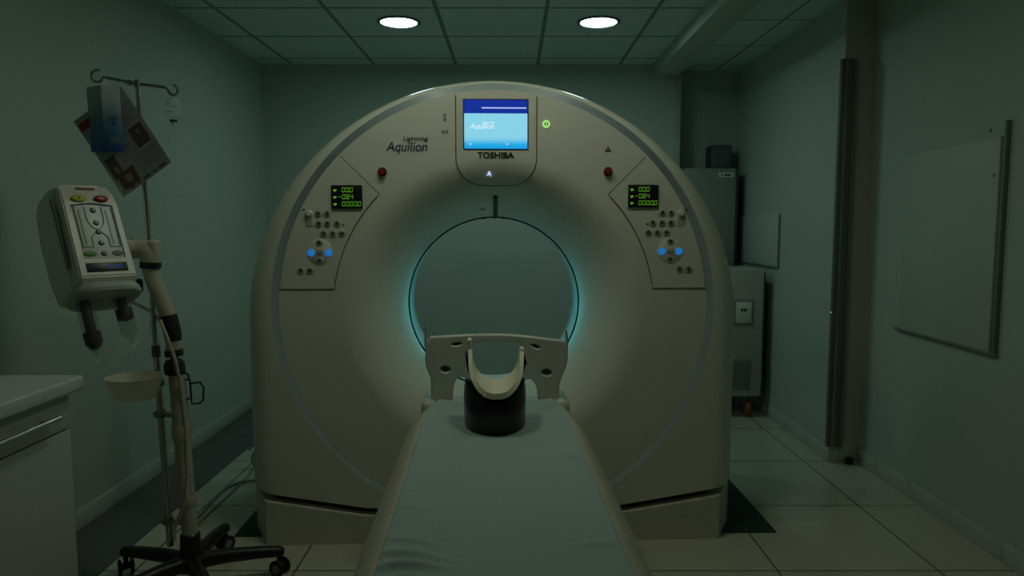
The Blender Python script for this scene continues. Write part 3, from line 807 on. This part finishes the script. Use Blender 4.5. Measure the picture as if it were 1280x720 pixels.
FY = -.0895
def front(b, name, m): return b.xf(HMx).build(name, m, hd)
front(MB().box(-.062, .062, FY-.002, FY+.006, -.102, .088, .002), 'keypad', 'keypad_white')
front(MB().tube(bez([(-.064, FY-.001, .090), (0, FY-.001, .098), (.064, FY-.001, .090)], 6), .0022, 8).tube([(.064, FY-.001, .09), (.064, FY-.001, -.10)], .0022, 8), 'keypad_rim', 'print_line_blue')
b = MB()
b.tube([(-.058, FY-.003, .085), (-.058, FY-.003, -.062), (-.026, FY-.003, -.062), (-.026, FY-.003, -.028), (-.008, FY-.003, -.008)], .0016, 6)
b.tube(bez([(-.026, FY-.003, .085), (-.026, FY-.003, .04), (-.016, FY-.003, .012), (.0, FY-.003, 0.0)], 5), .0014, 6)
front(b, 'green_lines', 'print_green')
b = MB()
b.tube([(.058, FY-.003, .085), (.058, FY-.003, -.062), (.026, FY-.003, -.062), (.026, FY-.003, -.028), (.008, FY-.003, -.008)], .0016, 6)
b.tube(bez([(.026, FY-.003, .085), (.026, FY-.003, .04), (.016, FY-.003, .012), (.0, FY-.003, 0.0)], 5), .0014, 6)
front(b, 'blue_lines', 'print_line_blue')
for z in (.072, .026, -.008, -.048, -.086):
    front(MB().lathe([(0, FY-.008), (.007, FY-.007), (.0095, FY-.004), (.0095, FY), (0, FY)], (0, 0, z), 'y', 14), 'round_key', 'key_dot')
for s in (-1, 1):
    b = MB()
    for k in range(11):
        z = .068-k*.0115; b.tube([(s*.042+.006*cos(t), FY-.003, z+.006*sin(t)) for t in (rad(100), rad(150), rad(200), rad(250))], .0011, 5)
    tag(front(b, 'arrow_marks', 'print_grey'), kind='stuff')
o = front(MB().sphere((0, 0, 0), .014, sc=(1.5, .25, .7)).xf(Matrix.Translation((-.043, FY-.003, -.086))), 'oval_key', 'print_green')
o = front(MB().sphere((0, 0, 0), .014, sc=(1.3, .25, .7)).xf(Matrix.Translation((.043, FY-.003, -.086))), 'oval_key', 'print_grey')
o = front(MB().sphere((0, 0, 0), .017, sc=(1.35, .3, .75)).xf(Matrix.Translation((-.034, FY-.001, .117))), 'enable_button', 'yellow')
front(MB().sphere((0, 0, 0), .006, sc=(1.2, .4, .8)).xf(Matrix.Translation((-.034, FY-.0045, .117))), 'button_symbol', 'print_green')
front(MB().sphere((0, 0, 0), .017, sc=(1.35, .3, .75)).xf(Matrix.Translation((.036, FY-.001, .117))), 'stop_button', 'red_button')
front(MB().box(-.030, .030, -.074, -.070, .1635, .1695, .001, rot=Matrix.Translation((0, -.0035, -.005))), 'name_strip', 'print_red')
front(MB().box(-.064, .064, FY-.003, FY+.006, -.150, -.118, .002), 'lcd_window', 'black_plastic')
text('lcd_digits', '00  00', 0, 0, 0, .05, 'display_blue', hd, height=.014, mtx=HMx @ Matrix.Translation((.022, FY-.0035, -.134)))
sk = MB(); loft(sk, [rrect(.180, -.095, .055, -.230, .06, 8), rrect(.206, -.112, .080, -.223, .075, 8), rrect(.214, -.116, .090, -.212, .08, 8), rrect(.208, -.106, .10, -.196, .07, 8), rrect(.19, -.085, .10, -.182, .05, 8)])
front(sk, 'syringe_skirt', 'skirt_plastic')
front(MB().box(-.104, -.100, -.06, -.04, -.12, .13, .002), 'side_seam', 'print_grey')
front(MB().tube([(-.04, .02, .186), (-.03, .02, .197), (.0, .02, .197), (.01, .02, .186)], .005, 8), 'top_catch', 'white_plastic')
for sx_, L, blk in ((-.074, .155, True), (.040, .125, False)):
    z0 = -.242
    sy = MB().lathe([(.028, z0+.01), (.028, z0-L+.025), (.022, z0-L+.008), (.008, z0-L-.006), (.0045, z0-L-.02), (.0025, z0-L-.02), (.006, z0-L-.004), (.020, z0-L+.010), (.026, z0-L+.026), (.026, z0+.01)], (sx_, -.035, 0), n=24, close=True).xf(HMx).build('syringe', 'syringe_clear', J)
    pz = -L+.015 if blk else -L+.055
    MB().lathe([(0, z0+.012), (.016, z0+.012), (.016, z0+pz+.05), (.0255, z0+pz+.045), (.0255, z0+pz+.012), (.012, z0+pz-.008 if blk else z0+pz+.006), (0, z0+pz-.012 if blk else z0+pz)], (sx_, -.035, 0), n=24).xf(HMx).build('plunger', 'syringe_black', sy)
# tubes between the syringe tips
ta = HMx @ Vector((-.074, -.035, -.415)); tb = HMx @ Vector((.040, -.035, -.385))
MB().tube(bez([ta, ta+Vector((.0, 0, -.03)), jl(125, 440, IY-.15), jl(140, 458, IY-.1), jl(160, 445, IY-.1), tb+Vector((.01, 0, -.04)), tb], 8), .0022, 6).tube(bez([tb, tb+Vector((.0, 0, -.02)), jl(172, 428, IY-.05), jl(186, 424, IY-.02), jl(188, 400, IY)], 8), .0022, 6).build('connecting_tube', 'clear_plastic', J)
# wire hook on the column and cable running down it
MB().tube([jl(229, 465), jl(235, 468), jl(238, 480), jl(239, 497), jl(232, 500)], .0035, 8).tube([jl(239, 479), jl(250, 478), jl(254.5, 484), jl(254, 500), jl(250, 504), jl(240, 505), jl(239, 495)], .0035, 8).tube([jl(228, 474), jl(237, 475)], .003, 8).build('wire_hook', 'black_plastic', J)
MB().tube(bez([jl(200, 400, IY-.035), jl(210, 425, IY-.05), jl(220, 455, IY-.05), jl(228, 500, IY-.02), jl(232, 540, IY-.02), jl(234, 600, IY-.02), jl(233, 622, IY-.035), jl(224, 645, IY-.038), jl(218, 662, IY-.04), jl(219, 676, IY-.045)], 8), .006, 8).build('power_cable', 'cream_plastic', J)

# iv pole clamped to the column
PYY = 2.50
pb, pt = at(213, 682, PYY), at(172, 106, PYY)
I = thing('iv_pole', 'thin chrome drip pole with two top hooks, clamped beside the injector column', 'drip stand', (pb.x, pb.y, 0))
def il(px, py, Y=PYY): p = at(px, py, Y); return Vector((p.x-pb.x, p.y-pb.y, p.z))
MB().tube([il(213, 682), il(204, 560), il(195, 438)], .0115, 16).build('lower_tube', 'chrome', I)
MB().tube([il(195, 440), il(183, 260), il(172, 104)], .0088, 16).build('upper_tube', 'chrome', I)
MB().tube([il(195.6, 446), il(194.6, 432)], .0145, 16).build('height_collar', 'dark_metal', I)
b = MB(); b.tube([il(133, 97), il(162, 103), il(172, 104.5), il(208, 109.5)], .0048, 10); b.tube([il(160, 103), il(166, 104)], .009, 12); b.tube([il(172, 109), il(172, 100)], .0105, 12); b.build('hook_bar', 'steel', I)
def loop(c, r, a0, a1, b, n_=18):
    cc = il(*c); return [cc+Vector((r*cos(rad(a0+(a1-a0)*k/n_)), 0, r*sin(rad(a0+(a1-a0)*k/n_)))) for k in range(n_+1)]
MB().tube([il(133, 97), il(129, 96.5), il(126.5, 101)], .004, 8).tube(loop((121.5, 95), .020, -50, -300, None), .0042, 8).build('hook', 'steel', I)
MB().tube([il(208, 109.5), il(210, 113), il(214, 117)], .004, 8).tube(loop((216, 112.5), .017, 200, 440, None), .004, 8).build('hook', 'steel', I)
for py in (517, 651):
    px = 195+(213-195)*(py-438)/(682-438); e = il(px, py)
    ct = (py-468)/200; cpt = b1.lerp(b0, ct)+Vector((IX-pb.x, IY-pb.y, 0)); cpt.z = e.z
    MB().tube([e+Vector((0, 0, -.014)), e+Vector((0, 0, .014))], .017, 14).tube([e, cpt+Vector((-.02, 0, 0))], .009, 10).tube([e, e+Vector((-.022, -.012, 0))], .008, 8).build('clamp', 'steel', I)
MB().tube([il(162, 376), il(175, 382), il(190, 390), il(200, 398)], .006, 10).sphere(il(200, 398), .012).build('side_rod', 'chrome', I)

# plastic bowl clipped to the pole
bc = at(168, 479, 2.38)
B = thing('plastic_bowl', 'shallow translucent cream plastic bowl clipped to the drip pole', 'bowl', bc)
MB().lathe([(0, -.052), (.060, -.051), (.068, -.044), (.088, .022), (.090, .024), (.086, .024), (.065, -.042), (.058, -.047), (0, -.048)], (0, 0, 0), n=40).build('bowl_body', 'bowl_cream', B)
cl = at(200, 478, PYY)-bc
MB().tube([(.080, .03, .012), (cl.x, cl.y-.012, cl.z)], .005, 8).tube([Vector((cl.x, cl.y, cl.z-.012)), Vector((cl.x, cl.y, cl.z+.012))], .0155, 14).build('pole_clip', 'cream_plastic', B)

# carton hanging from the left hook
YC = 2.44
ce = at(127.5, 148, YC)
K = thing('carton', 'blue and white printed carton hanging from the drip pole\'s left hook', 'box', (ce.x, ce.y, ce.z))
A_ = at(105.5, 110, YC+.035)-ce; D_ = at(147.5, 112, YC+.02)-ce
bl = Vector((at(108.5, 182.5, YC+.035)-ce)); 
zt_, zb2 = .110, -.107
el, er = Vector((A_.x, .045, 0)), Vector((D_.x, .030, 0))
b = MB(); pr = [Vector((0, 0, 0)), er, el+er, el]
lo = [b.bm.verts.new(Vector((p.x+.007, p.y-.003, zb2))) for p in pr]; hi = [b.bm.verts.new(Vector((p.x, p.y, zt_))) for p in pr]
for k in range(4): b.bm.faces.new((lo[k], lo[(k+1) % 4], hi[(k+1) % 4], hi[k]))
b.bm.faces.new(lo[::-1]); b.bm.faces.new(hi)
bmesh.ops.recalc_face_normals(b.bm, faces=b.bm.faces)
bmesh.ops.bevel(b.bm, geom=b.bm.edges[:], offset=.0015, segments=1, affect='EDGES')
b.build('carton_body', 'box_print', K)
fm = Matrix.Translation((er.x*.62+.003, er.y*.62-.002, -.01)) @ Matrix.Rotation(math.atan2(er.y, er.x), 4, 'Z')
text('carton_figure', '5', 0, 0, 0, .011, 'print_line_blue', K, bold=.03, height=.024, mtx=fm @ Matrix.Translation((0, -.002, 0)))
for zz, w_ in ((.018, .026), (-.052, .030), (-.060, .024), (-.067, .028)): MB().box(-w_/2, w_/2, -.003, -.001, zz-.0016, zz+.0016).xf(fm).build('carton_line', 'print_grey', K)
MB().tube([(.0, .03, zt_-.004), (-.003, .03, zt_+.012), (-.010, .04, zt_+.026)], .0022, 6).build('hanging_loop', 'clear_plastic', K)

# printed leaflet behind the carton
YL = 2.475
lc = at(154, 178, YL)
LF = thing('leaflet', 'white printed leaflet with small photos hanging askew behind the blue carton', 'leaflet', lc)
ca, cb, cc_, cd_ = [at(*p, YL)-lc for p in ((92, 152), (149, 107), (214, 203), (152, 247))]
def lm(u, v, y=0): p = ca.lerp(cb, u).lerp(cd_.lerp(cc_, u), v); return Vector((p.x, y+.012*sin(2.2*v+u), p.z))
b = MB(); R = []
for i in range(11): R.append([(b.bm.verts.new(lm(j/8, i/10)), b.bm.verts.new(lm(j/8, i/10, .0012))) for j in range(9)])
for i in range(10):
    for j in range(8):
        for s in (0, 1): b.bm.faces.new((R[i][j][s], R[i][j+1][s], R[i+1][j+1][s], R[i+1][j][s])).smooth = True
bmesh.ops.recalc_face_normals(b.bm, faces=b.bm.faces)
b.build('page', 'paper', LF, auto=False)
def patch(name, u0, u1, v0, v1, m, sub=None):
    b = MB()
    for i in range(3):
        va, vb_ = v0+(v1-v0)*i/3, v0+(v1-v0)*(i+1)/3
        b.quad(lm(u0, va, -.0008), lm(u1, va, -.0008), lm(u1, vb_, -.0008), lm(u0, vb_, -.0008))
    o = b.build(name, m, LF, auto=False)
    if sub:
        b = MB(); b.quad(lm(u0+(u1-u0)*sub[0], v0+(v1-v0)*sub[2], -.0014), lm(u0+(u1-u0)*sub[1], v0+(v1-v0)*sub[2]+.01, -.0014), lm(u0+(u1-u0)*(sub[1]-.1), v0+(v1-v0)*sub[3], -.0014), lm(u0+(u1-u0)*(sub[0]+.1), v0+(v1-v0)*(sub[3]-.05), -.0014))
        b.build('photo_figure', 'photo_pale', o, auto=False)
patch('photo', .68, .93, .42, .66, 'photo_brown', (.35, .65, .2, .5))
patch('photo', .06, .24, .54, .80, 'photo_brown', (.3, .8, .5, .85))
patch('photo', .10, .42, .76, .95, 'photo_brown', (.3, .75, .25, .8))
patch('header_block', .02, .26, .06, .15, 'print_red')
b = MB()
def bar(u0, u1, v, t=.008): b.quad(lm(u0, v, -.0008), lm(u1, v, -.0008), lm(u1, v+t, -.0008), lm(u0, v+t, -.0008))
for k in range(7): bar(.62-.03*(k % 2), .96-.05*(k % 3), .16+k*.034)
for k in range(8): bar(.30, .62-.06*(k % 3), .44+k*.034)
for k in range(6): bar(.50, .96-.08*(k == 5), .70+k*.034)
for k in range(5): bar(.06, .26, .22+k*.03, .004)
b.build('text_lines', 'print_grey', LF, auto=False)
b = MB()
for u0, u1 in ((.06, .09), (.20, .28), (.34, .40), (.46, .60), (.66, .72), (.78, .93)): b.quad(lm(u0, .955, -.0008), lm(u1, .955, -.0008), lm(u1, .975, -.0008), lm(u0, .975, -.0008))
b.build('footer_marks', 'print_blue', LF, auto=False)
tp = lm(.55, .0); MB().tube([tp+Vector((0, .004, -.008)), tp+Vector((.01, .01, .03)), il(150, 101)+Vector((pb.x, pb.y, 0))-lc], .0012, 5).build('string', 'clear_plastic', LF)

# drip bottle on the right hook
dc = at(216.5, 137, PYY)
D = thing('drip_bottle', 'small clear drip chamber hanging upside down from the right hook, thin tube below', 'drip bottle', dc)
MB().lathe([(0, .040), (.012, .040), (.022, .034), (.025, .020), (.024, .006), (.020, .0), (.025, -.006), (.025, -.024), (.018, -.032), (.010, -.036), (0, -.036)], (0, 0, 0), n=24).build('chamber', 'bottle_white', D)
MB().lathe([(0, -.034), (.012, -.034), (.012, -.041), (0, -.041)], (0, 0, 0), n=16).build('stopper', 'print_black', D)
MB().lathe([(0, -.040), (.009, -.040), (.007, -.051), (0, -.052)], (0, 0, 0), n=16).build('cap', 'white_plastic', D)
MB().tube([(0, 0, .038), (.002, 0, .05), (.0, 0, .060)], .003, 6).build('hanger', 'clear_plastic', D)
MB().tube(bez([Vector((0, 0, -.050))]+[at(*p, PYY)-dc for p in ((214, 165), (208, 185), (206.5, 215), (208, 250), (211, 290), (210, 320), (206, 340), (196, 360), (195, 372))], 6), .0016, 6).build('drip_tube', 'clear_plastic', D)

# cables on the floor from the injector to the scanner
def floor_cable(pts, r, label):
    b = MB().tube(bez(pts, 10), r, 8).build('floor_cable', 'cable_grey'); tag(b, label, 'cable', None); return b
def fl(px, py, z): d = ray(px, py); t = (z-CAM_H)/d.z; return Vector((d.x*t, d.y*t, z))
floor_cable([fl(246, 648, .008), fl(262, 630, .007), fl(280, 612, .007), fl(300, 603, .007), fl(322, 600, .012), fl(335, 596, .012)], .006, 'upper grey cable curving over the floor tiles to the scanner base')
floor_cable([fl(247, 655, .007), fl(270, 633, .006), fl(293, 612, .006), fl(312, 592, .006), fl(321, 578, .006), fl(330, 565, .010)], .004, 'thin straight grey cable crossing the floor tiles toward the scanner')
pc = MB(); p0 = at(317, 560, 3.75)
P = thing('plug_lead', 'white coiled plug lead hanging by the scanner\'s left edge', 'cable', (p0.x, p0.y, 0))
MB().tube(bez([at(311, 562, 3.75)-Vector((p0.x, p0.y, 0)), at(318, 553, 3.75)-Vector((p0.x, p0.y, 0)), at(322, 560, 3.75)-Vector((p0.x, p0.y, 0)), at(316, 570, 3.75)-Vector((p0.x, p0.y, 0)), at(317, 580, 3.75)-Vector((p0.x, p0.y, 0)), at(324, 585, 3.76)-Vector((p0.x, p0.y, 0)), at(330, 592, 3.80)-Vector((p0.x, p0.y, 0))], 8), .009, 8).build('lead', 'ups_white', P)

# ---------------------------------------------------------------- cabinet at left
K2 = thing('base_cabinet', 'white base cabinet with drawer and bar handle at the lower left wall', 'cabinet', (-1.50, 1.86, 0))
MB().box(-.34, .317, -1.30, 0, .06, .86, .002).box(-.34, .29, -1.28, -.01, 0, .065).build('carcass', 'cabinet_white', K2)
fx = .318
for k, (ya, yb2) in enumerate(((-.645, -.002), (-1.298, -.651))):
    dr = MB().box(fx, fx+.018, ya, yb2, .768, .856, .0015).build('drawer', 'cabinet_white', K2)
    MB().tube([(fx+.018, ya+.525, .812), (fx+.042, ya+.525, .812)], .005, 8).tube([(fx+.018, ya+.13, .812), (fx+.042, ya+.13, .812)], .005, 8).tube([(fx+.042, ya+.565, .812), (fx+.042, ya+.09, .812)], .0065, 12).build('handle', 'chrome', dr)
    do = MB().box(fx, fx+.018, ya, yb2, .062, .763, .0015).build('door', 'cabinet_white', K2)
    MB().tube([(fx+.018, ya+.08, .70), (fx+.042, ya+.08, .70)], .005, 8).tube([(fx+.018, ya+.08, .52), (fx+.042, ya+.08, .52)], .005, 8).tube([(fx+.042, ya+.08, .74), (fx+.042, ya+.08, .48)], .0065, 12).build('handle', 'chrome', do)
wt_ = MB().box(XL+.003, -1.140, .54, 1.892, .861, .900, .008, 3).build('worktop', 'worktop'); tag(wt_, 'pale glossy worktop with rounded edge on top of the white base cabinet', 'worktop')

# ---------------------------------------------------------------- right hand wall
T = thing('wall_hatch', 'large flat white hatch panel with metal edges on the near right wall', 'wall panel', (XR, 3.15, .79))
MB().box(-.016, 0, -.335, .33, .005, .845, .003).build('panel_sheet', 'panel_white', T)
MB().box(-.020, -.0, -.375, .365, -.006, .006, .003).build('bottom_rail', 'panel_edge', T)
MB().box(-.020, -.0, -.37, -.357, .006, .905, .003).build('edge_rail', 'panel_edge', T)
MB().box(-.018, 0, -.335, .335, .842, .848, .001).build('top_rail', 'panel_white', T)
for yy, zz in ((-.25, .88), (-.31, .70)):
    MB().lathe([(0, -.019 if zz < .8 else -.004), (.007, -.019 if zz < .8 else -.004), (.007, 0), (0, 0)], (0, yy, zz), 'x', 10).build('screw', 'panel_edge', T)
T2 = thing('wall_hatch', 'small white hatch panel on the far right wall beside the grey cabinet', 'wall panel', (XF, 4.69, 1.0))
MB().box(-.012, 0, .0, .80, .022, .365, .003).build('panel_sheet', 'panel_white', T2)
MB().box(-.015, 0, -.002, .806, .012, .022, .002).build('bottom_rail', 'panel_edge', T2)
MB().box(-.015, 0, -.006, .002, .012, .366, .002).build('edge_rail', 'panel_edge', T2)
RL = thing('corner_rail', 'tall dark metal rail running up the edge of the right wall', 'door rail', (XF, YJ, 0))
MB().box(-.030, .052, -.030, -.005, .091, 2.155, .003).build('channel', 'dark_metal', RL)
MB().box(-.012, .004, -.036, -.028, .10, 2.15, .002).box(.036, .044, -.036, -.028, .10, 2.15, .002).build('channel_lip', 'steel', RL)
MB().box(-.034, -.026, -.028, -.018, .825, .832).build('indicator_light', 'led_teal', RL)
DS = thing('door_stop', 'small dark door stop on the floor at the foot of the right wall corner', 'door stop', (1.835, YJ-.035, 0))
MB().lathe([(0, 0), (.022, 0), (.022, .02), (.016, .034), (0, .036)], (0, 0, 0), n=20).build('rubber_block', 'black_rubber', DS)

# grey cabinet on the alcove wall, the small box on it, and the white unit below
E_ = thing('wall_cabinet', 'grey metal cabinet with small maker label hung in the back right alcove', 'cabinet', (1.27, 5.36, .975))
MB().box(0, .385, .02, .318, 0, .735, .004).build('carcass', 'cabinet_grey', E_)
MB().box(.002, .383, 0, .019, .003, .732, .003).build('door', 'cabinet_grey', E_)
MB().box(.386, .402, .004, .318, 0, .735, .002).build('side_gasket', 'cabinet_dark', E_)
lb = MB().box(.255, .365, -.002, .002, .668, .702, .001).build('maker_label', 'side_plastic', E_)
MB().lathe([(0, -.0035), (.008, -.0035), (.008, -.001), (0, -.001)], (.278, 0, .685), 'y', 12).build('label_mark', 'print_red', lb)
MB().box(.295, .345, -.0035, -.001, .679, .691).build('label_lettering', 'print_black', lb)
bx = thing('control_box', 'small dark grey box standing on top of the grey alcove cabinet', 'box', (1.58, 5.50, 1.7105))
MB().box(-.075, .072, 0, .16, 0, .185, .006).build('case', 'box_dark', bx)
MB().box(-.078, -.066, .005, .155, .004, .18, .003).box(.066, .078, .005, .155, .004, .18, .003).build('end_cap', 'cabinet_dark', bx)
U = thing('power_unit', 'white floor unit on orange casters with control window beside the scanner', 'power unit', (1.40, 4.75, 0))
MB().box(-.28, .272, .0, .45, .145, 1.0, .012).build('case', 'ups_white', U)
MB().box(.273, .283, .01, .44, .15, .98, .003).build('side_shadow', 'cabinet_dark', U)  # dark strip standing in for the shadow right of the case
rc = MB().box(.07, .205, -.006, .004, .63, .80, .004).build('control_window', 'vent_grey', U)
MB().box(.085, .19, -.009, -.004, .645, .785, .003).build('window_pane', 'side_plastic', rc)
MB().box(.118, .132, -.011, -.008, .722, .742).box(.140, .154, -.011, -.008, .722, .742).build('switch', 'print_black', rc)
b = MB().box(.07, .2, -.003, .004, .19, .40, .002)
for k in range(12): b.box(.075, .195, -.005, -.002, .20+k*.0165, .206+k*.0165)
b.build('vent_grille', 'vent_grey', U)
for (cx_, cy_) in ((.19, .05), (-.2, .05), (.19, .40), (-.2, .40)):
    MB().tube([(cx_-.018, cy_, .055), (cx_-.014, cy_, .055), (cx_+.014, cy_, .055), (cx_+.018, cy_, .055)], [.046, .055, .055, .046], 20).box(cx_-.026, cx_-.021, cy_-.02, cy_+.02, .045, .146, mi=1).box(cx_+.021, cx_+.026, cy_-.02, cy_+.02, .045, .146, mi=1).tube([(cx_-.026, cy_, .055), (cx_+.026, cy_, .055)], .008, 8, mi=1).build('caster', ['caster_orange', 'dark_metal'], U)

# ---------------------------------------------------------------- light and film
w = bpy.data.worlds.new('world'); S.world = w; w.use_nodes = True
w.node_tree.nodes['Background'].inputs['Color'].default_value = (.02, .025, .022, 1)
vs = S.view_settings; vs.view_transform = 'Standard'; vs.look = 'None'; vs.gamma = 1; vs.exposure = 0; vs.use_curve_mapping = False
S.cycles.max_bounces = 10; S.cycles.diffuse_bounces = 6; S.cycles.transparent_max_bounces = 12
